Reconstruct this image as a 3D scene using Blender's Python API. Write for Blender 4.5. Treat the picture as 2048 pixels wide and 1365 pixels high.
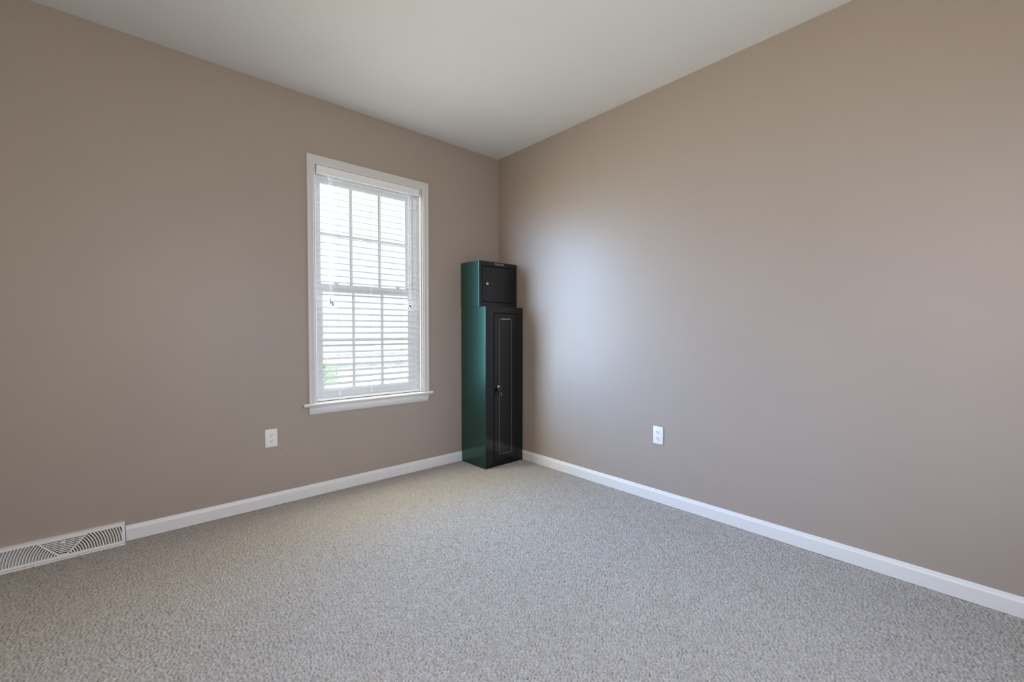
import bpy, bmesh, math, random
import numpy as np
from mathutils import Vector, Matrix

S = bpy.context.scene
COL = S.collection
for o in list(bpy.data.objects):
    bpy.data.objects.remove(o)

H = 2.74                     # ceiling height
XL, YF = -4.1, -4.0          # unseen far walls

# ------------------------------------------------------------------ camera
cd = bpy.data.cameras.new('camera')
cam = bpy.data.objects.new('camera', cd)
COL.objects.link(cam)
cd.sensor_width = 36.0
cd.lens = 874.83 / 2048 * 36.0
cd.clip_start = 0.02
cam.location = (-2.6611, -3.1570, 1.1425)
_yaw, _pit = 0.8400016, -0.0233294
_fw = Vector((math.cos(_pit) * math.cos(_yaw), math.cos(_pit) * math.sin(_yaw), math.sin(_pit)))
cam.rotation_euler = _fw.to_track_quat('-Z', 'Y').to_euler()
S.camera = cam

# ------------------------------------------------------------------ exposure
S.view_settings.view_transform = 'Standard'
S.view_settings.look = 'None'
S.view_settings.gamma = 1.0
S.view_settings.use_curve_mapping = False
S.view_settings.exposure = 0.0
S.cycles.max_bounces = 14
S.cycles.diffuse_bounces = 10
S.cycles.glossy_bounces = 4
S.cycles.transparent_max_bounces = 16
S.cycles.caustics_reflective = False
S.cycles.caustics_refractive = False
S.cycles.sample_clamp_indirect = 6.0

# ------------------------------------------------------------------ daylight
SKY_LOW = (0.97, 0.985, 1.0)
SKY_HIGH = (0.78, 0.89, 1.0)
SKY_STRENGTH = 1.4          # near the horizon; the cloudy zenith is brighter
SKY_ZENITH = 7.0
world = bpy.data.worlds.new('daylight')
S.world = world
world.use_nodes = True
nt = world.node_tree
nt.nodes.clear()
wo = nt.nodes.new('ShaderNodeOutputWorld')
bg = nt.nodes.new('ShaderNodeBackground')
tc = nt.nodes.new('ShaderNodeTexCoord')
sx = nt.nodes.new('ShaderNodeSeparateXYZ')
rmp = nt.nodes.new('ShaderNodeValToRGB')
rmp.color_ramp.elements[0].position = 0.0
rmp.color_ramp.elements[0].color = (*SKY_LOW, 1)
rmp.color_ramp.elements[1].position = 0.7
rmp.color_ramp.elements[1].color = (*SKY_HIGH, 1)
nt.links.new(tc.outputs['Generated'], sx.inputs[0])
nt.links.new(sx.outputs['Z'], rmp.inputs[0])
nt.links.new(rmp.outputs[0], bg.inputs[0])
mr = nt.nodes.new('ShaderNodeMapRange')
mr.interpolation_type = 'SMOOTHSTEP'
mr.inputs[1].default_value, mr.inputs[2].default_value = 0.30, 0.90
mr.inputs[3].default_value, mr.inputs[4].default_value = SKY_STRENGTH, SKY_ZENITH
nt.links.new(sx.outputs['Z'], mr.inputs[0])
nt.links.new(mr.outputs[0], bg.inputs[1])
nt.links.new(bg.outputs[0], wo.inputs[0])

def light(name, kind, loc, rot, energy, color=(1, 1, 1), size=None, size_y=None):
    l = bpy.data.lights.new(name, kind)
    l.energy = energy
    l.color = color
    if kind == 'AREA':
        l.shape = 'RECTANGLE'
        l.size, l.size_y = size, size_y
    ob = bpy.data.objects.new(name, l)
    ob.location = loc
    ob.rotation_euler = rot
    COL.objects.link(ob)
    return ob

# sky portal over the window opening (guides the sky's own light)
pt = light('window_portal', 'AREA', (-1.238, 0.17, 1.46), (math.radians(-90), 0, 0), 1.0, size=0.84, size_y=1.68)
pt.data.cycles.is_portal = True
# sun outside, behind the house: lights the yard and never enters the room
sun = light('sun', 'SUN', (0, -6, 9), (math.radians(42), 0, math.radians(-25)), 7.0, (1.0, 0.95, 0.88))
sun.data.angle = math.radians(2)
# daylight that the blind lets through. Slats tilted 15 degrees pass light by its profile angle
# (down along the slats freely, steeply up or down not at all); their white faces scatter the rest.
def blind_light(name, loc, facing, size, strength, beam, scatter):
    ob = light(name, 'AREA', loc, Vector(facing).to_track_quat('-Z', 'Y').to_euler(), 1.0, (1, 1, 1), *size)
    d = ob.data
    d.use_nodes = True
    n, l = d.node_tree.nodes, d.node_tree.links
    em = n['Emission']
    ge = n.new('ShaderNodeNewGeometry')
    sp = n.new('ShaderNodeSeparateXYZ')
    l.new(ge.outputs['Incoming'], sp.inputs[0])
    def mth(op, a, b_=None, clamp=False):
        k = n.new('ShaderNodeMath'); k.operation = op; k.use_clamp = clamp
        for i_, v in enumerate((a, b_)):
            if v is None: continue
            if isinstance(v, (int, float)): k.inputs[i_].default_value = v
            else: l.new(v, k.inputs[i_])
        return k.outputs[0]
    dt = n.new('ShaderNodeVectorMath'); dt.operation = 'DOT_PRODUCT'; dt.inputs[1].default_value = facing
    l.new(ge.outputs['Incoming'], dt.inputs[0])
    tan = mth('DIVIDE', mth('MULTIPLY', sp.outputs['Z'], -1.0), mth('MAXIMUM', dt.outputs['Value'], 0.001))     # > 0 going down into the room
    blk = mth('MULTIPLY', mth('ABSOLUTE', mth('SUBTRACT', mth('MULTIPLY', tan, 0.899), 0.438)), 1.10)
    opn = mth('SUBTRACT', 1.0, blk, True)
    sky = mth('ADD', mth('MULTIPLY', tan, 3.0), 0.75, True)          # the yard below the horizon is dimmer than the sky
    sky = mth('ADD', mth('MULTIPLY', sky, 0.7), 0.3)
    f = mth('MULTIPLY', opn, sky)
    mx = n.new('ShaderNodeVectorMath'); mx.operation = 'SCALE'; mx.inputs[0].default_value = beam
    l.new(f, mx.inputs['Scale'])
    up = mth('MAXIMUM', mth('ADD', mth('MULTIPLY', mth('MINIMUM', tan, 0.0), 0.65), 1.0), 0.18)   # head rail and valance shade the steep upward part
    sc = n.new('ShaderNodeVectorMath'); sc.operation = 'SCALE'; sc.inputs[0].default_value = scatter
    l.new(up, sc.inputs['Scale'])
    ad = n.new('ShaderNodeVectorMath'); ad.operation = 'ADD'
    l.new(mx.outputs[0], ad.inputs[0]); l.new(sc.outputs[0], ad.inputs[1])
    l.new(ad.outputs[0], em.inputs['Color'])
    em.inputs['Strength'].default_value = strength
    return ob
DAY = blind_light('window_daylight', (-1.238, 0.0095, 1.452), (0, -1, 0), (0.80, 1.55), 60.0, (0.05, 0.54, 1.42), (0.60, 0.585, 0.485))
# added fill lights on the unseen walls behind the camera, which have no openings
FILL_BEAM = blind_light('rear_beam_fill', (-1.2, YF + 0.04, 1.45), (0, 1, 0), (0.80, 1.55), 60.0, (0.20, 0.28, 0.50), (0, 0, 0))
FILL = light('rear_fill', 'AREA', (-2.0, YF + 0.05, 1.5), (math.radians(90), 0, 0), 27.0, (0.80, 0.83, 0.80), 1.2, 1.2)
FILL2 = light('left_fill', 'AREA', (XL + 0.04, -3.35, 1.5), (math.radians(90), 0, math.radians(-90)), 24.0, (1.0, 0.72, 0.40), 1.0, 1.3)

# ------------------------------------------------------------------ materials
def mat(name, color, rough=0.5, metal=0.0, spec=0.5, var=0.0, scale=30.0, bump=0.0, bscale=200.0, coat=0.0):
    m = bpy.data.materials.new(name)
    m.use_nodes = True
    n, l = m.node_tree.nodes, m.node_tree.links
    b = n['Principled BSDF']
    b.inputs['Base Color'].default_value = (*color, 1)
    b.inputs['Roughness'].default_value = rough
    b.inputs['Metallic'].default_value = metal
    b.inputs['Specular IOR Level'].default_value = spec
    b.inputs['Coat Weight'].default_value = coat
    b.inputs['Coat Roughness'].default_value = 0.08
    if var or bump:
        t = n.new('ShaderNodeTexCoord')
    if var:
        z = n.new('ShaderNodeTexNoise')
        z.inputs['Scale'].default_value = scale
        z.inputs['Detail'].default_value = 4
        r = n.new('ShaderNodeValToRGB')
        r.color_ramp.elements[0].color = (*[c * (1 - var) for c in color], 1)
        r.color_ramp.elements[1].color = (*[min(1, c * (1 + var)) for c in color], 1)
        r.color_ramp.elements[0].position = 0.3
        r.color_ramp.elements[1].position = 0.7
        l.new(t.outputs['Object'], z.inputs['Vector'])
        l.new(z.outputs[0], r.inputs[0])
        l.new(r.outputs[0], b.inputs['Base Color'])
    if bump:
        z2 = n.new('ShaderNodeTexNoise')
        z2.inputs['Scale'].default_value = bscale
        z2.inputs['Detail'].default_value = 3
        bp = n.new('ShaderNodeBump')
        bp.inputs['Strength'].default_value = bump
        bp.inputs['Distance'].default_value = 0.002
        l.new(t.outputs['Object'], z2.inputs['Vector'])
        l.new(z2.outputs[0], bp.inputs['Height'])
        l.new(bp.outputs[0], b.inputs['Normal'])
    return m

M = {}
WALL = (0.42, 0.357, 0.308)
M['wall'] = mat('tan_wall_paint', WALL, 0.42, spec=0.45, var=0.012, scale=3.0, bump=0.05, bscale=350)
M['ceiling'] = mat('flat_white_ceiling_paint', (0.77, 0.79, 0.805), 0.9, spec=0.2, var=0.008, scale=4.0, bump=0.05, bscale=300)
M['trim'] = mat('white_semigloss_trim_paint', (0.86, 0.86, 0.855), 0.3, spec=0.5, var=0.01, scale=8.0)
M['casing'] = mat('dimmed_white_casing_paint', (0.70, 0.695, 0.685), 0.35, spec=0.5, var=0.01, scale=8.0)  # darker than the trim: dimness beside the bright window put into the colour
M['vinyl'] = mat('white_window_vinyl', (0.90, 0.91, 0.92), 0.35, var=0.01, scale=12.0)
M['slat'] = mat('white_blind_slat', (0.94, 0.945, 0.95), 0.35, var=0.01, scale=20.0)
M['cord'] = mat('white_blind_cord', (0.70, 0.70, 0.68), 0.8, var=0.05, scale=300.0)
M['tassel'] = mat('grey_cord_tassel', (0.40, 0.38, 0.36), 0.5, var=0.05, scale=100.0)
M['plate'] = mat('white_outlet_plastic', (0.90, 0.90, 0.88), 0.35, var=0.01, scale=40.0)
M['slot'] = mat('dark_socket_slot', (0.02, 0.018, 0.016), 0.7, var=0.05, scale=90.0)
M['screw'] = mat('zinc_screw', (0.62, 0.60, 0.56), 0.35, metal=1.0, var=0.04, scale=200.0)
M['register'] = mat('white_enamelled_register', (0.84, 0.83, 0.80), 0.4, var=0.02, scale=30.0)
M['duct'] = mat('dark_duct_interior', (0.05, 0.045, 0.04), 0.8, var=0.1, scale=20.0)
M['green'] = mat('dark_green_metallic_enamel', (0.034, 0.120, 0.098), 0.32, metal=0.88, spec=0.5, var=0.06, scale=60.0, bump=0.01, bscale=120, coat=0.6)
M['black'] = mat('black_green_enamel', (0.006, 0.008, 0.009), 0.13, spec=0.5, var=0.05, scale=50.0, bump=0.012, bscale=90)
M['gap'] = mat('dark_door_gap', (0.004, 0.004, 0.004), 0.8, var=0.05, scale=50.0)  # near black: shade of the door recess put into colour; name plate shares it
M['gold'] = mat('gold_lettering', (0.62, 0.47, 0.24), 0.45, metal=0.3, var=0.05, scale=300.0)
M['goldline'] = mat('faded_gold_pinstripe', (0.30, 0.25, 0.16), 0.45, metal=0.2, var=0.06, scale=150.0)
M['brass'] = mat('brass_lock', (0.75, 0.64, 0.42), 0.3, metal=0.9, var=0.06, scale=150.0)
M['keyhead'] = mat('black_key_plastic', (0.008, 0.008, 0.008), 0.4, var=0.05, scale=100.0)
M['steel'] = mat('steel_key_blade', (0.55, 0.53, 0.50), 0.3, metal=1.0, var=0.05, scale=200.0)
M['chip'] = mat('bare_plaster', (0.72, 0.69, 0.64), 0.9, var=0.06, scale=400.0)

# window glass: clear with a weak reflection
g = bpy.data.materials.new('window_glass')
g.use_nodes = True
n, l = g.node_tree.nodes, g.node_tree.links
n.clear()
go = n.new('ShaderNodeOutputMaterial'); gm = n.new('ShaderNodeMixShader')
gt = n.new('ShaderNodeBsdfTransparent'); gg = n.new('ShaderNodeBsdfGlossy'); gf = n.new('ShaderNodeFresnel')
gt.inputs[0].default_value = (0.95, 0.98, 0.97, 1)
gg.inputs['Roughness'].default_value = 0.02
gf.inputs['IOR'].default_value = 1.45
l.new(gf.outputs[0], gm.inputs[0]); l.new(gt.outputs[0], gm.inputs[1]); l.new(gg.outputs[0], gm.inputs[2])
l.new(gm.outputs[0], go.inputs[0])
M['glass'] = g

# cut-pile carpet: looped yarn colour and fine fibre bump over a really lumpy surface
CARPET = (0.455, 0.425, 0.392)
cm = mat('beige_cut_pile_carpet', CARPET, 0.95, spec=0.08)
n, l = cm.node_tree.nodes, cm.node_tree.links
b = n['Principled BSDF']
t = n.new('ShaderNodeTexCoord')
z1 = n.new('ShaderNodeTexNoise'); z1.inputs['Scale'].default_value = 170; z1.inputs['Detail'].default_value = 3
z2 = n.new('ShaderNodeTexNoise'); z2.inputs['Scale'].default_value = 1.3; z2.inputs['Detail'].default_value = 3
r1 = n.new('ShaderNodeMapRange'); r1.inputs[1].default_value = 0.3; r1.inputs[2].default_value = 0.7; r1.inputs[3].default_value = 0.72; r1.inputs[4].default_value = 1.24
r2 = n.new('ShaderNodeMapRange'); r2.inputs[1].default_value = 0.3; r2.inputs[2].default_value = 0.7; r2.inputs[3].default_value = 0.97; r2.inputs[4].default_value = 1.03
mu = n.new('ShaderNodeMath'); mu.operation = 'MULTIPLY'
vm = n.new('ShaderNodeVectorMath'); vm.operation = 'SCALE'; vm.inputs[0].default_value = CARPET
for zz in (z1, z2): l.new(t.outputs['Object'], zz.inputs['Vector'])
l.new(z1.outputs[0], r1.inputs[0]); l.new(z2.outputs[0], r2.inputs[0])
l.new(r1.outputs[0], mu.inputs[0]); l.new(r2.outputs[0], mu.inputs[1])
l.new(mu.outputs[0], vm.inputs['Scale']); l.new(vm.outputs[0], b.inputs['Base Color'])
z3 = n.new('ShaderNodeTexNoise'); z3.inputs['Scale'].default_value = 320; z3.inputs['Detail'].default_value = 2
bp = n.new('ShaderNodeBump'); bp.inputs['Strength'].default_value = 0.5; bp.inputs['Distance'].default_value = 0.003
l.new(t.outputs['Object'], z3.inputs['Vector']); l.new(z3.outputs[0], bp.inputs['Height']); l.new(bp.outputs[0], b.inputs['Normal'])
b.inputs['Sheen Weight'].default_value = 0.15
M['carpet'] = cm

# ------------------------------------------------------------------ mesh helpers
def bm_new():
    return bmesh.new()

def box(bm, x0, x1, y0, y1, z0, z1, bevel=0.0, seg=2):
    vs = [bm.verts.new((x, y, z)) for z in (z0, z1) for y in (y0, y1) for x in (x0, x1)]
    fs = [(0, 2, 3, 1), (4, 5, 7, 6), (0, 1, 5, 4), (2, 6, 7, 3), (0, 4, 6, 2), (1, 3, 7, 5)]
    faces = [bm.faces.new([vs[i] for i in f]) for f in fs]
    if bevel:
        eds = list({e for f in faces for e in f.edges})
        bmesh.ops.bevel(bm, geom=eds, offset=bevel, segments=seg, affect='EDGES', profile=0.5)

def prism(bm, pts, axis, a, b_):
    """extrude a closed 2D outline along an axis ('x': pts are (y,z); 'y': (x,z); 'z': (x,y))"""
    def p3(p, v):
        return {'x': (v, p[0], p[1]), 'y': (p[0], v, p[1]), 'z': (p[0], p[1], v)}[axis]
    A = [bm.verts.new(p3(p, a)) for p in pts]
    B = [bm.verts.new(p3(p, b_)) for p in pts]
    k = len(pts)
    bm.faces.new(A)
    bm.faces.new(B[::-1])
    for i in range(k):
        j = (i + 1) % k
        bm.faces.new((A[i], B[i], B[j], A[j]))

def tube(bm, path, r, seg=8):
    rings = []
    for i, p in enumerate(path):
        p = Vector(p)
        d = Vector(path[min(i + 1, len(path) - 1)]) - Vector(path[max(i - 1, 0)])
        d.normalize()
        u = d.orthogonal().normalized()
        w = d.cross(u)
        rr = r[i] if isinstance(r, (list, tuple)) else r
        rings.append([bm.verts.new(p + (u * math.cos(2 * math.pi * k / seg) + w * math.sin(2 * math.pi * k / seg)) * rr) for k in range(seg)])
    for a, b_ in zip(rings, rings[1:]):
        for k in range(seg):
            j = (k + 1) % seg
            bm.faces.new((a[k], a[j], b_[j], b_[k]))
    bm.faces.new(rings[0][::-1])
    bm.faces.new(rings[-1])

def lathe(bm, prof, origin, axis='y', seg=24):
    """prof: (radius, offset) along axis direction"""
    o = Vector(origin)
    ax = {'x': Vector((1, 0, 0)), 'y': Vector((0, 1, 0)), 'z': Vector((0, 0, 1))}[axis]
    u = ax.orthogonal().normalized(); w = ax.cross(u)
    rings = [[bm.verts.new(o + ax * h + (u * math.cos(2 * math.pi * k / seg) + w * math.sin(2 * math.pi * k / seg)) * r) for k in range(seg)] for r, h in prof]
    for a, b_ in zip(rings, rings[1:]):
        for k in range(seg):
            j = (k + 1) % seg
            bm.faces.new((a[k], a[j], b_[j], b_[k]))
    bm.faces.new(rings[0]); bm.faces.new(rings[-1])

def obj(name, bm, m, parent=None, smooth=False):
    bmesh.ops.recalc_face_normals(bm, faces=bm.faces[:])
    me = bpy.data.meshes.new(name)
    bm.to_mesh(me); bm.free()
    me.materials.append(m)
    if smooth:
        me.polygons.foreach_set('use_smooth', [True] * len(me.polygons))
        try:
            me.set_sharp_from_angle(angle=math.radians(35))
        except Exception:
            pass
    o = bpy.data.objects.new(name, me)
    COL.objects.link(o)
    if parent is not None:
        o.parent = parent
        o.matrix_parent_inverse = parent.matrix_basis.inverted()
    return o

def struct(o, label=None):
    o['kind'] = 'structure'
    if label: o['label'] = label
    return o

def tag(o, label, cat, group=None):
    o['label'] = label; o['category'] = cat
    if group: o['group'] = group
    return o

def thing(name, label, cat, loc, group=None):
    o = bpy.data.objects.new(name, None)
    o.empty_display_size = 0.05
    o.location = loc
    COL.objects.link(o)
    return tag(o, label, cat, group)

# ------------------------------------------------------------------ room shell
WX0, WX1, WZ0, WZ1 = -1.652, -0.826, 0.625, 2.30      # window opening
b = bm_new()
T = 0.16
box(b, XL - T, WX0, 0, T, -0.3, H + 0.1)
box(b, WX1, T, 0, T, -0.3, H + 0.1)
box(b, WX0, WX1, 0, T, -0.3, WZ0)
box(b, WX0, WX1, 0, T, WZ1, H + 0.1)
struct(obj('wall_back', b, M['wall']), 'tan painted wall with the window')
b = bm_new(); box(b, 0, T, YF - T, 0, -0.3, H + 0.1)
struct(obj('wall_right', b, M['wall']), 'tan painted wall right of the corner')
b = bm_new(); box(b, XL - T, XL, YF - T, 0, -0.3, H + 0.1)
struct(obj('wall_left', b, M['wall']))
b = bm_new(); box(b, XL, 0, YF - T, YF, -0.3, H + 0.1)
struct(obj('wall_front', b, M['wall']))
b = bm_new(); box(b, XL, 0, YF, 0, H, H + 0.1)
struct(obj('ceiling', b, M['ceiling']), 'flat white ceiling')

# carpet: a lumpy grid (tufts about a centimetre across), finest in front of the camera
def carpet():
    step = 0.0036
    x0, x1, y0, y1 = -3.5, 0.0, -3.3, 0.0
    nx, ny = int((x1 - x0) / step) + 1, int((y1 - y0) / step) + 1
    rng = np.random.default_rng(5)
    w = rng.standard_normal((ny, nx))
    fx = np.fft.fftfreq(nx, step)[None, :]; fy = np.fft.fftfreq(ny, step)[:, None]
    fr = np.hypot(fx, fy)
    W_ = np.fft.fft2(w)
    def band(c, s):
        q = np.real(np.fft.ifft2(W_ * np.exp(-((fr - c) / s) ** 2)))
        return q / q.std()
    g = band(82, 30)
    h = np.where(g > 0, 0.0020 * np.tanh(g), g * 0.0042) + band(40, 25) * 0.0008
    h = np.clip(h, -0.014, 0.004)
    h += band(1.2, 0.9) * 0.0008
    X, Y = np.meshgrid(np.linspace(x0, x1, nx), np.linspace(y0, y1, ny))
    edge = np.minimum(np.clip(-X / 0.02, 0, 1), np.clip(-Y / 0.02, 0, 1))
    h = h * edge - 0.003
    co = np.stack([X, Y, h], -1).reshape(-1, 3).astype(np.float32)
    idx = np.arange(nx * ny).reshape(ny, nx)
    q = np.stack([idx[:-1, :-1], idx[:-1, 1:], idx[1:, 1:], idx[1:, :-1]], -1).reshape(-1, 4)
    # plain border filling the rest of the room behind the camera
    ext = [(XL, YF), (0, YF), (0, y0), (x0, y0), (XL, y0), (XL, 0), (x0, 0)]
    base = nx * ny
    co = np.concatenate([co, np.array([(a, c, -0.003) for a, c in ext], np.float32)])
    polys = [(base, base + 1, base + 2, base + 4), (base + 4, base + 3, base + 6, base + 5)]
    q = np.concatenate([q, np.array(polys)]).astype(np.int32)
    me = bpy.data.meshes.new('floor')
    me.vertices.add(len(co)); me.vertices.foreach_set('co', co.ravel())
    me.loops.add(q.size); me.loops.foreach_set('vertex_index', q.ravel())
    me.polygons.add(len(q))
    me.polygons.foreach_set('loop_start', np.arange(0, q.size, 4, dtype=np.int32))
    me.polygons.foreach_set('use_smooth', np.ones(len(q), bool))
    me.update(calc_edges=True); me.validate()
    me.materials.append(M['carpet'])
    o = bpy.data.objects.new('floor', me)
    COL.objects.link(o)
    return o
struct(carpet(), 'beige cut pile carpet')
b = bm_new(); box(b, XL, 0, YF, 0, -0.3, -0.02)
struct(obj('trim_1', b, M['duct']))

# baseboards: flat face, stepped ogee top
BB = [(0, 0), (-0.013, 0), (-0.013, 0.062), (-0.0115, 0.066), (-0.009, 0.0685), (-0.0075, 0.074), (-0.0065, 0.079), (-0.004, 0.082), (0, 0.082)]
REG_X0, REG_X1 = -3.124, -2.657
b = bm_new()
prism(b, BB, 'x', REG_X1 + 0.003, 0)
prism(b, BB, 'x', XL, REG_X0 - 0.003)
struct(obj('baseboard_back', b, M['trim']), 'white baseboard under the window wall')
b = bm_new()
prism(b, BB, 'y', YF, -0.013)
struct(obj('baseboard_right', b, M['trim']), 'white baseboard along the right wall')

# ------------------------------------------------------------------ window
CX = (WX0 + WX1) / 2
J = 0.018   # jamb board
b = bm_new()
box(b, WX0, WX0 + 0.006, 0.0, T + 0.01, WZ0 + 0.02, WZ1)
box(b, WX1 - 0.006, WX1, 0.0, T + 0.01, WZ0 + 0.02, WZ1)
box(b, WX0, WX1, 0.0, T + 0.01, WZ1 - 0.006, WZ1)
# vinyl master frame with sash tracks
for s in (0, 1):
    def fx(a, c):
        return (WX0 + a, WX0 + c) if s == 0 else (WX1 - c, WX1 - a)
    xa, xb = fx(0.006, 0.034); box(b, xa, xb, 0.066, 0.072, WZ0 + 0.02, WZ1, 0.001)
    xa, xb = fx(0.006, 0.018); box(b, xa, xb, 0.072, T + 0.02, WZ0 + 0.02, WZ1)
    xa, xb = fx(0.006, 0.034); box(b, xa, xb, 0.103, 0.108, WZ0 + 0.02, WZ1, 0.001)
    xa, xb = fx(0.006, 0.034); box(b, xa, xb, 0.140, T + 0.02, WZ0 + 0.02, WZ1, 0.001)
box(b, WX0, WX1, 0.066, T + 0.02, WZ1 - 0.045, WZ1, 0.002)
box(b, WX0, WX1, 0.06, T + 0.03, WZ0 - 0.005, WZ0 + 0.034, 0.002)
win = struct(obj('window_1', b, M['vinyl']), 'white double-hung window with a three by two grid in each sash')

def frame_rect(bm, x0, x1, z0, z1, wl, wt, wb, y0, y1, bev=0.003):
    box(bm, x0, x0 + wl, y0, y1, z0, z1, bev)
    box(bm, x1 - wl, x1, y0, y1, z0, z1, bev)
    box(bm, x0 + wl - 0.001, x1 - wl + 0.001, y0, y1, z1 - wt, z1, bev)
    box(bm, x0 + wl - 0.001, x1 - wl + 0.001, y0, y1, z0, z0 + wb, bev)

def sash(name, x0, x1, z0, z1, y0, y1, gx0, gx1, gz0, gz1, label):
    b = bm_new()
    frame_rect(b, x0, x1, z0, z1, gx0 - x0, z1 - gz1, gz0 - z0, y0, y1)
    # glazing bead step
    frame_rect(b, gx0 - 0.010, gx1 + 0.010, gz0 - 0.010, gz1 + 0.010, 0.012, 0.012, 0.012, y0 + 0.006, y1 - 0.004, 0.002)
    sh = obj(name, b, M['vinyl'], win)
    if label: sh['label'] = label
    ym = (y0 + y1) / 2
    b = bm_new(); box(b, gx0 - 0.004, gx1 + 0.004, ym - 0.002, ym + 0.002, gz0 - 0.004, gz1 + 0.004)
    obj('glass_pane', b, M['glass'], sh)
    b = bm_new()
    w3 = (gx1 - gx0) / 3
    for k in (1, 2):
        xx = gx0 + w3 * k
        box(b, xx - 0.0085, xx + 0.0085, ym - 0.009, ym - 0.003, gz0 - 0.002, gz1 + 0.002, 0.0015)
        box(b, xx - 0.0085, xx + 0.0085, ym + 0.003, ym + 0.009, gz0 - 0.002, gz1 + 0.002, 0.0015)
    zz = (gz0 + gz1) / 2
    box(b, gx0 - 0.002, gx1 + 0.002, ym - 0.0091, ym - 0.0031, zz - 0.0085, zz + 0.0085, 0.0015)
    box(b, gx0 - 0.002, gx1 + 0.002, ym + 0.0031, ym + 0.0091, zz - 0.0085, zz + 0.0085, 0.0015)
    obj('window_grid', b, M['vinyl'], sh)
    return sh

UP = sash('upper_sash', WX0 + 0.019, WX1 - 0.019, 1.437, WZ1 - 0.044, 0.109, 0.139, -1.579, -0.898, 1.482, 2.208, None)
LO = sash('lower_sash', WX0 + 0.019, WX1 - 0.019, 0.660, 1.474, 0.073, 0.102, -1.579, -0.896, 0.722, 1.424, None)
# sash locks and tilt latches on the meeting rail
for xx in (-1.475, -0.985):
    b = bm_new()
    box(b, xx - 0.030, xx + 0.030, 0.078, 0.100, 1.4735, 1.481, 0.002)
    lathe(b, [(0.011, 0), (0.011, 0.008), (0.008, 0.011)], (xx, 0.089, 1.481), 'z', 16)
    tube(b, [(xx, 0.088, 1.488), (xx - 0.015, 0.080, 1.492), (xx - 0.034, 0.076, 1.493)], [0.006, 0.005, 0.0035], 8)
    obj('sash_lock', b, M['vinyl'], LO, True)
for xx in (WX0 + 0.045, WX1 - 0.045):
    b = bm_new(); box(b, xx - 0.024, xx + 0.024, 0.076, 0.098, 1.4735, 1.4825, 0.003)
    obj('tilt_latch', b, M['vinyl'], LO, True)

# interior casing: three boards with an inner bead
b = bm_new()
def casing_prof(s):     # (offset from outer edge, depth)
    return [(0, 0), (0, -0.017), (0.003, -0.019), (0.012, -0.019), (0.016, -0.0165), (0.040, -0.0145), (0.044, -0.0115), (0.052, -0.0105), (0.056, -0.008), (0.056, 0)]
CO0, CO1, CT = -1.706, -0.7635, 2.345
STZ = 0.6225
P = casing_prof(0)
for (xo, sg) in ((CO0, 1), (CO1, -1)):
    A, B = [], []
    for (d, yy) in P:
        A.append(b.verts.new((xo + sg * d, yy, 0.645)))
        B.append(b.verts.new((xo + sg * d, yy, CT - d)))
    for i in range(len(P)):
        j = (i + 1) % len(P)
        b.faces.new((A[i], A[j], B[j], B[i]))
    b.faces.new(A); b.faces.new(B)
A = [b.verts.new((CO0 + d, yy, CT - d)) for d, yy in P]
B = [b.verts.new((CO1 - d, yy, CT - d)) for d, yy in P]
for i in range(len(P)):
    j = (i + 1) % len(P)
    b.faces.new((A[i], A[j], B[j], B[i]))
b.faces.new(A); b.faces.new(B)
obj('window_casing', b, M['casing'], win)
# stool with a rounded nose
b = bm_new()
nose = [(0.062, STZ), (-0.043, STZ)] + [(-0.043 - 0.0115 * math.sin(a), STZ + 0.0115 - 0.0115 * math.cos(a)) for a in np.linspace(0.3, math.pi - 0.3, 7)] + [(-0.043, STZ + 0.023), (0.062, STZ + 0.023)]
prism(b, [p for p in nose if p[0] <= 0.0], 'x', -1.748, -0.747)
box(b, WX0, WX1, -0.001, 0.064, STZ, STZ + 0.0229)
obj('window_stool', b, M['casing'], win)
# apron with returned ends and a moulded lower edge
b = bm_new()
ap = [(0, STZ), (-0.020, STZ), (-0.019, STZ - 0.008), (-0.0155, STZ - 0.013), (-0.0145, STZ - 0.040), (-0.012, STZ - 0.052), (-0.007, STZ - 0.059), (0, STZ - 0.060)]
A, B = [], []
for (yy, zz) in ap:
    k = (STZ - zz) / 0.06 * 0.010
    A.append(b.verts.new((CO0 + 0.001 + k * 0.4, yy, zz))); B.append(b.verts.new((CO1 - 0.001 - k, yy, zz)))
for i in range(len(ap)):
    j = (i + 1) % len(ap)
    b.faces.new((A[i], A[j], B[j], B[i]))
b.faces.new(A); b.faces.new(B)
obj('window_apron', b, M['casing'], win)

# ------------------------------------------------------------------ blind
BX0, BX1 = WX0 + 0.012, WX1 - 0.012
blind = thing('window_blind', 'white horizontal slat blind lowered inside the window frame with slats open', 'blind', (CX, 0.035, 0.648))
b = bm_new()
box(b, BX0 + 0.012, BX1 - 0.012, 0.014, 0.060, 2.243, 2.287, 0.002)
obj('headrail', b, M['slat'], blind)
b = bm_new()
box(b, BX0 + 0.004, BX1 - 0.002, 0.001, 0.008, 2.232, 2.2885, 0.002)
box(b, BX0 + 0.004, BX0 + 0.010, 0.0075, 0.020, 2.234, 2.287, 0.001)
box(b, BX1 - 0.008, BX1 - 0.002, 0.0075, 0.020, 2.234, 2.287, 0.001)
obj('valance', b, M['slat'], blind)
b = bm_new()
TILT = math.radians(15.5)
PITCH = 0.0455
ct, st = math.cos(TILT), math.sin(TILT)
ZS = [0.7115 + PITCH * i for i in range(34)]
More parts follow.
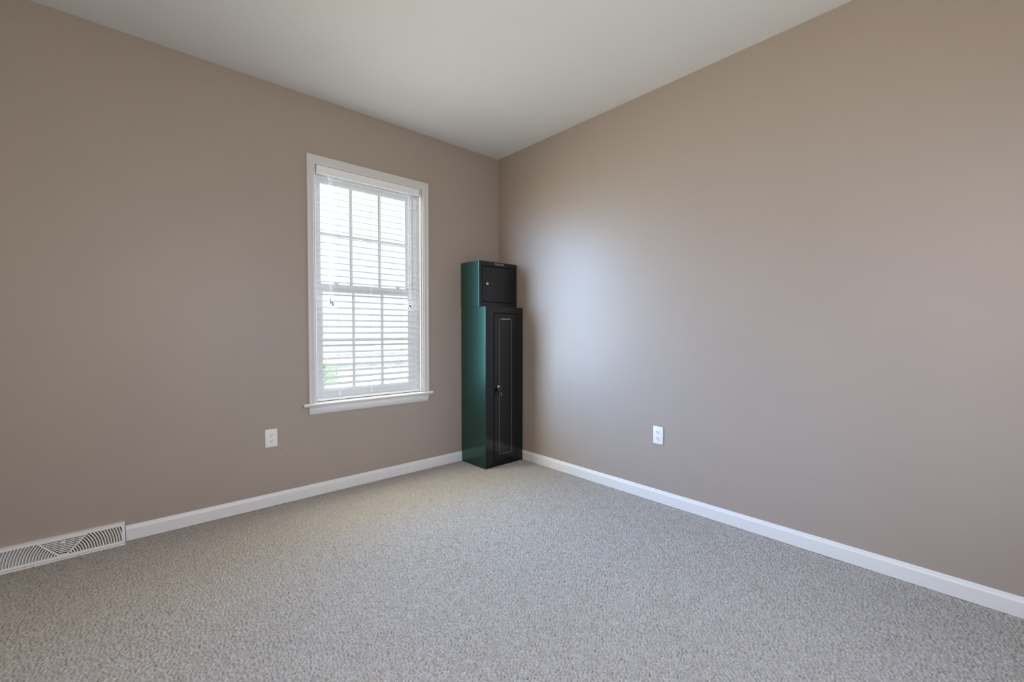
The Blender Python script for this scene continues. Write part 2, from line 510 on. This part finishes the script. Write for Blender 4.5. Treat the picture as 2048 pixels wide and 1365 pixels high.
for z0 in ZS:
    prof = []
    cy, cz = 0.0118 + 0.025 * ct, z0 + 0.025 * st
    for s_, side in ((1, 1), (-1, -1)):
        for u in np.linspace(-1, 1, 5)[:: (1 if side == 1 else -1)]:
            du = u * 0.025
            dv = side * 0.0017 * (1 - 0.5 * abs(u) ** 6) + 0.0012 * (1 - u * u)
            prof.append((cy + du * ct - dv * st, cz + du * st + dv * ct))
    prism(b, prof, 'x', BX0, BX1)
obj('slats', b, M['slat'], blind)
b = bm_new()
box(b, BX0, BX1, 0.011, 0.061, 0.650, 0.668, 0.003)
for xx in (-1.487, -1.25, -0.998):
    lathe(b, [(0.006, 0), (0.006, 0.004)], (xx, 0.008, 0.6535), 'y', 10)
obj('bottom_rail', b, M['slat'], blind)
for xx in (-1.487, -1.250, -1.0):
    b = bm_new()
    for yy, dx in ((0.0095, -0.004), (0.0095, 0.004), (0.0625, 0.0)):
        tube(b, [(xx + dx, yy, 2.245), (xx + dx, yy, 0.655)], 0.0007, 5)
    obj('ladder_cord', b, M['cord'], blind)
def pull(xx, zt, yy, lab=None):
    b = bm_new()
    tube(b, [(xx, 0.012, 2.24), (xx, yy, 2.20), (xx, yy, zt + 0.03)], 0.0009, 6)
    c = obj('pull_cord', b, M['cord'], blind)
    b = bm_new()
    lathe(b, [(0.0025, 0.036), (0.0065, 0.033), (0.0065, 0.024), (0.0052, 0.021), (0.0095, 0.004), (0.0095, 0.0), (0.004, -0.001)], (xx, yy, zt), 'z', 14)
    obj('cord_tassel', b, M['tassel'], c, True)
pull(-1.552, 1.335, 0.002); pull(-1.536, 1.318, 0.000)
pull(-0.936, 1.335, 0.002); pull(-0.922, 1.318, 0.000)

# ------------------------------------------------------------------ outlets
def outlet(label, place):
    root = thing('wall_outlet', label, 'outlet', (0, 0, 0), 'duplex wall outlets')
    b = bm_new()
    box(b, -0.0362, 0.0362, -0.0065, 0, -0.0588, 0.0588, 0.0035, 3)
    obj('cover_plate', b, M['plate'], root, True)
    for zc in (0.0195, -0.0195):
        b = bm_new()
        pts = []
        for k in range(28):
            a = 2 * math.pi * k / 28
            pts.append((0.0172 * math.cos(a), zc + max(-0.0143, min(0.0143, 0.0172 * math.sin(a)))))
        prism(b, pts, 'y', -0.0088, -0.005)
        rc = obj('receptacle', b, M['plate'], root)
        b = bm_new()
        box(b, -0.0075, -0.0053, -0.0095, -0.006, zc - 0.001, zc + 0.0075)
        box(b, 0.0053, 0.0075, -0.0095, -0.006, zc - 0.0003, zc + 0.0065)
        lathe(b, [(0.0026, -0.0095), (0.0026, -0.006)], (0, 0, zc - 0.0078), 'y', 12)
        obj('socket_slots', b, M['slot'], rc)
    b = bm_new(); lathe(b, [(0.003, -0.0078), (0.0032, -0.006)], (0, 0, 0), 'y', 12)
    obj('plate_screw', b, M['plate'], root)
    root.matrix_basis = place
    return root
outlet('white duplex outlet low on the wall left of and below the window', Matrix.Translation((-1.938, 0, 0.444)))
outlet('white duplex outlet low on the right hand wall, away from the window', Matrix.Translation((0, -1.649, 0.4465)) @ Matrix.Rotation(math.radians(-90), 4, 'Z'))

# ------------------------------------------------------------------ floor register
reg = thing('floor_register', 'white baseboard air register with curved fins at the foot of the left wall', 'vent', ((REG_X0 + REG_X1) / 2, -0.03, 0))
RC = (REG_X0 + REG_X1) / 2
RH = 0.1125
def R(u, v, d=0.0):     # u from the centre, v up the face, d out of the face
    return (RC + u, -0.048 + 0.024 * v / RH - d, v)
HW = (REG_X1 - REG_X0) / 2
def rq(bm, pts, d0, d1):
    A = [bm.verts.new(R(u, v, d0)) for u, v in pts]; B = [bm.verts.new(R(u, v, d1)) for u, v in pts]
    k = len(pts)
    bm.faces.new(A); bm.faces.new(B[::-1])
    for i in range(k):
        j = (i + 1) % k
        bm.faces.new((A[i], B[i], B[j], A[j]))
V0, V1 = 0.019, 0.094
b = bm_new()
rq(b, [(-HW, 0.0068), (HW, 0.0068), (HW, V0), (-HW, V0)], -0.004, 0)
rq(b, [(-HW, V1), (HW, V1), (HW, RH - 0.006), (-HW, RH - 0.006)], -0.004, 0)
rq(b, [(-HW, V0), (-HW + 0.012, V0), (-HW + 0.012, V1), (-HW, V1)], -0.004, 0)
rq(b, [(HW - 0.012, V0), (HW, V0), (HW, V1), (HW - 0.012, V1)], -0.004, 0)
rq(b, [(-HW, RH - 0.0045), (HW, RH - 0.0045), (HW, RH), (-HW, RH)], -0.022, 0.001)      # top return
rq(b, [(-HW - 0.001, -0.002), (HW + 0.001, -0.002), (HW + 0.001, 0.005), (-HW - 0.001, 0.005)], -0.02, 0.004)   # toe lip
for s in (-1, 1):       # side cheeks back to the wall
    x = RC + s * HW
    pts = [(-0.047, 0.0), (-0.001, 0.0), (-0.001, RH - 0.001), (-0.025, RH - 0.001)]
    prism(b, pts, 'x', x - 0.0012 if s > 0 else x, x if s > 0 else x + 0.0012)
obj('register_frame', b, M['register'], reg)
b = bm_new()
def arc_fin(bm, sgn, r, th0, th1, w=0.0054):
    k = 10
    prev = None
    for i in range(k + 1):
        th = th0 + (th1 - th0) * i / k
        ring = []
        for rr, d in ((r - w / 2, -0.0035), (r - w / 2 + 0.001, -0.0005), (r + w / 2 - 0.001, -0.0005), (r + w / 2, -0.0035), (r + w / 2 - 0.0035, -0.011), (r - w / 2 - 0.0035, -0.011)):
            ring.append(bm.verts.new(R(sgn * rr * math.cos(th), V0 - 0.008 + rr * math.sin(th), d)))
        if prev:
            for a in range(6):
                c = (a + 1) % 6
                bm.faces.new((prev[a], prev[c], ring[c], ring[a]))
        else:
            bm.faces.new(ring)
        prev = ring
    bm.faces.new(prev[::-1])
VA = math.atan2(0.083, 0.083)
for sgn in (-1, 1):
    r = 0.022
    while r < HW + 0.03:
        lo = math.asin(min(1, 0.006 / r))
        if r > HW - 0.010:
            lo = max(lo, math.acos((HW - 0.010) / r))
        hi = min(VA, math.asin(min(1.0, (V1 + 0.001 - V0 + 0.008) / r)))
        if hi - lo > 0.02:
            arc_fin(b, sgn, r, lo, hi)
        r += 0.0106
    # bar of the V
    rq(b, [(sgn * 0.006, V0 - 0.002), (sgn * 0.016, V0 - 0.002), (sgn * 0.0905, V1 + 0.002), (sgn * 0.083, V1 + 0.002)], -0.005, 0.001)
rq(b, [(-0.016, V0 - 0.003), (0.016, V0 - 0.003), (0.010, V0 + 0.007), (-0.010, V0 + 0.007)], -0.004, 0.0005)
v = V0 + 0.012
while v < V1:
    hwid = 0.005 + (v - V0) / (V1 - V0) * 0.078
    rq(b, [(-hwid, v), (hwid, v), (hwid, v + 0.0042), (-hwid, v + 0.0042)], -0.006, -0.001)
    v += 0.0083
obj('grille_fins', b, M['register'], reg)
b = bm_new(); rq(b, [(-HW + 0.003, 0.006), (HW - 0.003, 0.006), (HW - 0.003, RH - 0.008), (-HW + 0.003, RH - 0.008)], -0.016, -0.0125)
obj('duct_back', b, M['duct'], reg)
b = bm_new()
rq(b, [(-0.006, 0.064), (0.006, 0.064), (0.006, 0.096), (-0.006, 0.096)], -0.004, 0.0008)
sl = obj('lever_slot', b, M['register'], reg)
b = bm_new(); rq(b, [(-0.0022, 0.067), (0.0022, 0.067), (0.0022, 0.091), (-0.0022, 0.091)], 0.0005, 0.0012)
obj('slot_opening', b, M['duct'], sl)
b = bm_new(); rq(b, [(-0.0035, 0.077), (0.0035, 0.077), (0.003, 0.086), (-0.003, 0.086)], 0.0005, 0.009)
obj('damper_lever', b, M['plate'], reg)

# ------------------------------------------------------------------ cabinets
def lettering(name, text, size, loc, parent, m, depth=0.0006):
    cu = bpy.data.curves.new(name, 'FONT')
    cu.body = text; cu.size = size; cu.align_x = 'CENTER'; cu.align_y = 'CENTER'
    cu.extrude = depth; cu.offset = size * 0.012; cu.space_character = 1.0
    tmp = bpy.data.objects.new(name + '_tmp', cu)
    COL.objects.link(tmp)
    dg = bpy.context.evaluated_depsgraph_get()
    me = bpy.data.meshes.new_from_object(tmp.evaluated_get(dg))
    bpy.data.objects.remove(tmp); bpy.data.curves.remove(cu)
    me.name = name
    me.transform(Matrix.Translation(loc) @ Matrix.Rotation(math.radians(90), 4, 'X'))
    me.materials.clear(); me.materials.append(m)
    o = bpy.data.objects.new(name, me); COL.objects.link(o)
    o.parent = parent; o.matrix_parent_inverse = parent.matrix_basis.inverted()
    return o

def cabinet_body(x0, x1, yf, yb, z0, z1, dx0, dx1, dz0, dz1, parent, name='body'):
    """steel case: side, top, back sheets and a front face frame around the door opening; two paint tones by face"""
    b = bm_new()
    t = 0.0016; ff = 0.020
    r = 0.004
    K = 5
    arcR = [(x1 - r + r * math.cos(a), yf + r - r * math.sin(a)) for a in np.linspace(0, math.pi / 2, K)]
    arcL = [(x0 + r - r * math.sin(a), yf + r - r * math.cos(a)) for a in np.linspace(0, math.pi / 2, K)]
    out = [(x0, yb), (x1, yb)] + arcR + arcL
    A = [b.verts.new((x, y, z0)) for x, y in out]; B = [b.verts.new((x, y, z1)) for x, y in out]
    iR, iL = 1 + K, 2 + K
    for i in range(len(out)):
        if i == iR: continue
        j = (i + 1) % len(out)
        b.faces.new((A[i], A[j], B[j], B[i]))
    b.faces.new(A[::-1]); b.faces.new(B)
    # front frame with opening and its return lips
    fl, frr = x0 + r, x1 - r
    o = [b.verts.new(p) for p in ((dx0, yf, dz0), (dx1, yf, dz0), (dx1, yf, dz1), (dx0, yf, dz1))]
    c = [A[iL], A[iR], B[iR], B[iL]]
    i2 = [b.verts.new(p) for p in ((dx0, yf + ff, dz0), (dx1, yf + ff, dz0), (dx1, yf + ff, dz1), (dx0, yf + ff, dz1))]
    for k in range(4):
        j = (k + 1) % 4
        b.faces.new((c[k], c[j], o[j], o[k]))
        b.faces.new((o[k], o[j], i2[j], i2[k]))
    b.faces.new(i2)
    return b

# lower tall cabinet
CX0, CX1, CYF, CYB = -0.4345, -0.0145, -0.345, -0.0145
gc = thing('gun_cabinet', 'tall narrow dark green steel cabinet with a pinstriped door in the corner', 'cabinet', ((CX0 + CX1) / 2, (CYF + CYB) / 2, 0))
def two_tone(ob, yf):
    """black front frame on the green case; the recess behind the door has its shade painted in near black"""
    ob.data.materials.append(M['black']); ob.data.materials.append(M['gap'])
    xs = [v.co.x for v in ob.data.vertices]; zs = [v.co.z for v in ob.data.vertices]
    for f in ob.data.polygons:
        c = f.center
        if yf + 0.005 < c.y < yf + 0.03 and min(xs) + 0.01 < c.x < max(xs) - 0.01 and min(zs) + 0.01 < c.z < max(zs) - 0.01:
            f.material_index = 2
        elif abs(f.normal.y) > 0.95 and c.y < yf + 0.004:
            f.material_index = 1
D = (-0.3465, -0.0905, 0.045, 1.293)
b = cabinet_body(CX0, CX1, CYF, CYB, 0.0, 1.343, D[0], D[1], D[2], D[3], gc)
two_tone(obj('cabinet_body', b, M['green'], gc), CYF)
gp = 0.0035
b = bm_new()
box(b, D[0] + 0.008, D[1] - 0.002, CYF - 0.0005, CYF + 0.017, D[2] + gp, D[3] - 0.006, 0.0012)
door = obj('cabinet_door', b, M['black'], gc)
door['label'] = 'black door with gold pinstripe'
b = bm_new()        # gold pinstripe with notched top corners
x0, x1, z0, z1 = -0.286, -0.1445, 0.094, 1.243
lw = 0.0022; yy0, yy1 = CYF - 0.0011, CYF - 0.0004
box(b, x0, x0 + lw, yy0, yy1, z0 + 0.006, z1 - 0.012); box(b, x1 - lw, x1, yy0, yy1, z0 + 0.006, z1 - 0.012)
box(b, x0 + 0.006, x1 - 0.006, yy0, yy1, z0, z0 + lw)
for xa, sg in ((x0, 1), (x1, -1)):
    pts = [(xa, z1 - 0.0125), (xa + sg * lw, z1 - 0.0125), (xa + sg * 0.0125, z1 - lw), (xa + sg * 0.0125, z1), (xa + sg * 0.002, z1), (xa + sg * 0.002, z1 - lw), (xa + sg * 0.007, z1 - lw)]
    prism(b, pts, 'y', yy0, yy1)
    pts = [(xa, z0 + 0.0065), (xa + sg * lw, z0 + 0.0065), (xa + sg * 0.0065, z0 + lw), (xa + sg * 0.0065, z0)]
    prism(b, pts, 'y', yy0, yy1)
    xb = xa + sg * 0.036
    box(b, min(xa + sg * 0.012, xb), max(xa + sg * 0.012, xb), yy0, yy1, z1 - lw, z1)
obj('pinstripe', b, M['goldline'], door)
lettering('gold_lettering', 'STACK-ON', 0.0175, ((x0 + x1) / 2, CYF - 0.0008, z1 - 0.0015), door, M['gold'])
b = bm_new()        # hinge-side knuckle line
tube(b, [(D[1] + 0.001, CYF - 0.001, D[2] + 0.01), (D[1] + 0.001, CYF - 0.001, D[3] - 0.006)], 0.0022, 8)
obj('door_hinge', b, M['black'], gc)
LX, LZ = -0.298, 0.673
b = bm_new()
lathe(b, [(0.020, 0.0), (0.020, -0.004), (0.016, -0.006)], (LX, CYF - 0.0005, LZ), 'y', 9)
lk = obj('lock_rosette', b, M['keyhead'], door)
b = bm_new()
lathe(b, [(0.0125, -0.004), (0.0125, -0.0095), (0.010, -0.011), (0.003, -0.011)], (LX, CYF, LZ), 'y', 20)
box(b, LX - 0.001, LX + 0.001, CYF - 0.0118, CYF - 0.010, LZ - 0.005, LZ + 0.005)
lkc = obj('lock_cylinder', b, M['brass'], door, True)
b = bm_new(); lathe(b, [(0.0025, 0.0), (0.002, -0.0015)], (CX0, 0, 0), 'x', 10)
bmesh.ops.translate(b, verts=b.verts[:], vec=(0, -0.133, 1.121))
obj('rivet', b, M['screw'], gc)
b = bm_new(); 
# keys hanging from the lock
kr = thing('key_ring', 'two black headed keys hanging from the lock of the tall cabinet', 'keys', (LX, CYF - 0.016, LZ - 0.02))
b = bm_new()
pth = [(LX + 0.004 + 0.020 * math.sin(a), CYF - 0.0135 - 0.001 * math.cos(a), LZ - 0.016 + 0.018 * math.cos(a)) for a in np.linspace(0, 2 * math.pi, 25)]
tube(b, pth, 0.0011, 6)
obj('split_ring', b, M['steel'], kr, True)
def key(cx, cz, ang, blade_m, flat):
    b = bm_new()
    w = 0.010 if flat else 0.006
    pts = [(-w * 0.5, -0.020), (w * 0.5, -0.020), (w, -0.011), (w, 0.002), (w * 0.6, 0.008), (-w * 0.6, 0.008), (-w, 0.002), (-w, -0.011)]
    c, s = math.cos(ang), math.sin(ang)
    rot = lambda p: (cx + p[0] * c - p[1] * s, cz + p[0] * s + p[1] * c)
    prism(b, [rot(p) for p in pts], 'y', CYF - 0.0150, CYF - 0.0115)
    h = obj('key_head', b, M['keyhead'], kr)
    b = bm_new()
    bl = [(-0.003, -0.018), (0.003, -0.018), (0.003, -0.040), (0.0012, -0.043), (0.003, -0.046), (0.0, -0.052), (-0.003, -0.047)]
    prism(b, [rot(p) for p in bl], 'y', CYF - 0.0142, CYF - 0.0122)
    obj('key_blade', b, blade_m, h)
key(LX - 0.014, LZ - 0.022, 0.02, M['keyhead'], True)
key(LX + 0.021, LZ - 0.030, 0.06, M['steel'], False)

# upper small cabinet
UX0, UX1, UYF, UZ0, UZ1 = -0.4365, -0.0105, -0.262, 1.3445, 1.7295
uc = thing('pistol_cabinet', 'small square dark green steel cabinet stacked on top of the tall one', 'cabinet', ((UX0 + UX1) / 2, -0.14, UZ0))
U = (-0.4005, -0.0455, 1.3835, 1.690)
b = cabinet_body(UX0, UX1, UYF, -0.012, UZ0, UZ1, U[0], U[1], U[2], U[3], uc)
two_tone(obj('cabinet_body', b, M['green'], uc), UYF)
b = bm_new()
box(b, U[0] + 0.007, U[1] - 0.002, UYF - 0.0005, UYF + 0.016, U[2] + 0.006, U[3] - 0.006, 0.0012)
ud = obj('cabinet_door', b, M['black'], uc)
b = bm_new()
lathe(b, [(0.0165, 0.0), (0.0165, -0.004), (0.014, -0.005)], (-0.350, UYF - 0.0005, 1.540), 'y', 20)
obj('lock_rosette', b, M['keyhead'], ud, True)
b = bm_new()
lathe(b, [(0.0125, -0.003), (0.0125, -0.009), (0.010, -0.0105), (0.003, -0.0105)], (-0.350, UYF, 1.540), 'y', 20)
box(b, -0.351, -0.349, UYF - 0.0112, UYF - 0.010, 1.535, 1.545)
obj('lock_cylinder', b, M['brass'], ud, True)
b = bm_new(); tube(b, [(U[1] + 0.001, UYF - 0.001, U[2] + 0.008), (U[1] + 0.001, UYF - 0.001, U[3] - 0.006)], 0.0022, 8)
obj('door_hinge', b, M['black'], uc)
b = bm_new(); box(b, -0.2685, -0.160, UYF - 0.0006, UYF + 0.0005, 1.7005, 1.7245)
pl = obj('name_plate', b, M['gap'], uc)
lettering('gold_lettering', 'STACK-ON', 0.0200, (-0.2142, UYF - 0.0010, 1.7125), pl, M['gold'])
b = bm_new(); lathe(b, [(0.004, 0.0), (0.003, -0.0015)], (UX0, 0, 0), 'x', 12)
bmesh.ops.translate(b, verts=b.verts[:], vec=(0, -0.194, 1.538))
obj('rivet', b, M['green'], uc)

# ------------------------------------------------------------------ small marks on the walls
b = bm_new()
lathe(b, [(0.0022, 0.001), (0.0022, -0.006), (0.0045, -0.007), (0.0040, -0.0095), (0.0015, -0.0105)], (-0.396, 0, 1.787), 'y', 14)
tag(obj('wall_screw', b, M['screw'], None, True), 'tiny bare screw in the wall above the small green cabinet', 'screw')
def chip(label, place, r):
    b = bm_new()
    lathe(b, [(r, 0.0005), (r * 0.9, -0.0008), (r * 0.45, -0.0013)], (0, 0, 0), 'y', 9)
    o = obj('wall_plug', b, M['chip'], None, True); o.matrix_basis = place
    return tag(o, label, 'wall plug')
chip('tiny pale filled nail hole below the outlet near the window', Matrix.Translation((-1.874, 0, 0.325)), 0.0032)
chip('tiny pale filled nail hole in the bright patch of the right wall', Matrix.Translation((0, -1.192, 1.751)) @ Matrix.Rotation(math.radians(-90), 4, 'Z'), 0.0035)

# ------------------------------------------------------------------ outside
GZ = -0.55
M['concrete'] = mat('pale_concrete', (0.72, 0.72, 0.71), 0.9, var=0.08, scale=1.5, bump=0.1, bscale=30)
M['lawn'] = mat('mown_lawn', (0.20, 0.34, 0.12), 0.95, var=0.3, scale=6.0)
M['asphalt'] = mat('pale_worn_asphalt', (0.58, 0.58, 0.59), 0.9, var=0.1, scale=2.0)
M['kerb'] = mat('dark_kerb', (0.20, 0.20, 0.22), 0.9, var=0.15, scale=3.0)
M['brick'] = mat('pinkish_brick', (0.66, 0.57, 0.55), 0.9, var=0.12, scale=4.0)
M['leaf'] = mat('shrub_leaf', (0.17, 0.30, 0.15), 0.6, var=0.4, scale=9.0)
M['post'] = mat('white_painted_post', (0.82, 0.82, 0.80), 0.5, var=0.03, scale=10.0)
b = bm_new(); box(b, -60, 90, 0.3, 120, GZ - 0.2, GZ)
struct(obj('ground', b, M['concrete']), 'pale paved yard outside the window')
b = bm_new(); box(b, -60, 90, 16.8, 17.3, GZ, GZ + 0.16, 0.02); struct(obj('kerb', b, M['kerb']))
b = bm_new(); box(b, -60, 90, 17.3, 25.5, GZ, GZ + 0.02); struct(obj('road', b, M['asphalt']))
b = bm_new(); box(b, -60, 90, 44.0, 44.4, GZ, GZ + 0.95); box(b, -60, 90, 43.95, 44.45, GZ + 0.95, GZ + 1.05)
tag(obj('garden_wall', b, M['brick']), 'low pinkish garden wall across the street outside', 'wall')
b = bm_new(); box(b, -60, 90, 26.6, 26.75, GZ, GZ + 0.10, 0.02); struct(obj('kerb', b, M['kerb']))
# leafy shrub at the left of the view, leaf by leaf around a few stems
rnd = random.Random(3)
shrub = thing('garden_shrub', 'green leafy shrub outside, seen low through the left edge of the blind', 'shrub', (1.48, 9.55, GZ))
b = bm_new()
for k in range(7):
    a = rnd.random() * 6.28; rr = 0.45 * rnd.random()
    tube(b, [(1.48, 9.55, GZ), (1.48 + rr * 0.5 * math.cos(a), 9.55 + rr * 0.5 * math.sin(a), GZ + 0.4), (1.48 + rr * math.cos(a), 9.55 + rr * math.sin(a), GZ + 0.8)], [0.018, 0.012, 0.006], 6)
M['bark'] = mat('shrub_bark', (0.16, 0.11, 0.08), 0.9, var=0.2, scale=40.0)
obj('stems', b, M['bark'], shrub)
b = bm_new()
for k in range(4200):
    u = rnd.random() * 2 - 1; a = rnd.random() * 6.283; r_ = (rnd.random() ** 0.4)
    q = math.sqrt(1 - u * u)
    lump = 1 + 0.18 * math.sin(3 * a + 2 * u) + 0.12 * math.sin(7 * a)
    p = Vector((1.48 + 0.62 * lump * r_ * q * math.cos(a), 9.55 + 0.62 * lump * r_ * q * math.sin(a), GZ + 0.46 + 0.44 * r_ * u))
    d = Vector((rnd.gauss(0, 1), rnd.gauss(0, 1), rnd.gauss(0.4, 1))).normalized()
    w = d.orthogonal().normalized(); L_ = rnd.uniform(0.035, 0.06)
    v = [b.verts.new(p), b.verts.new(p + d * L_ * 0.5 + w * L_ * 0.28), b.verts.new(p + d * L_), b.verts.new(p + d * L_ * 0.5 - w * L_ * 0.28)]
    b.faces.new(v)
obj('foliage', b, M['leaf'], shrub)
# small white service box in the yard
ub = thing('service_box', 'small white box standing in the paved yard outside the window', 'box', (2.9, 11.0, GZ))
b = bm_new(); box(b, 2.8, 3.0, 10.92, 11.08, GZ, GZ + 0.20, 0.01); obj('box_body', b, M['post'], ub)
b = bm_new(); box(b, 2.78, 3.02, 10.90, 11.10, GZ + 0.20, GZ + 0.225, 0.008); obj('box_lid', b, M['post'], ub)
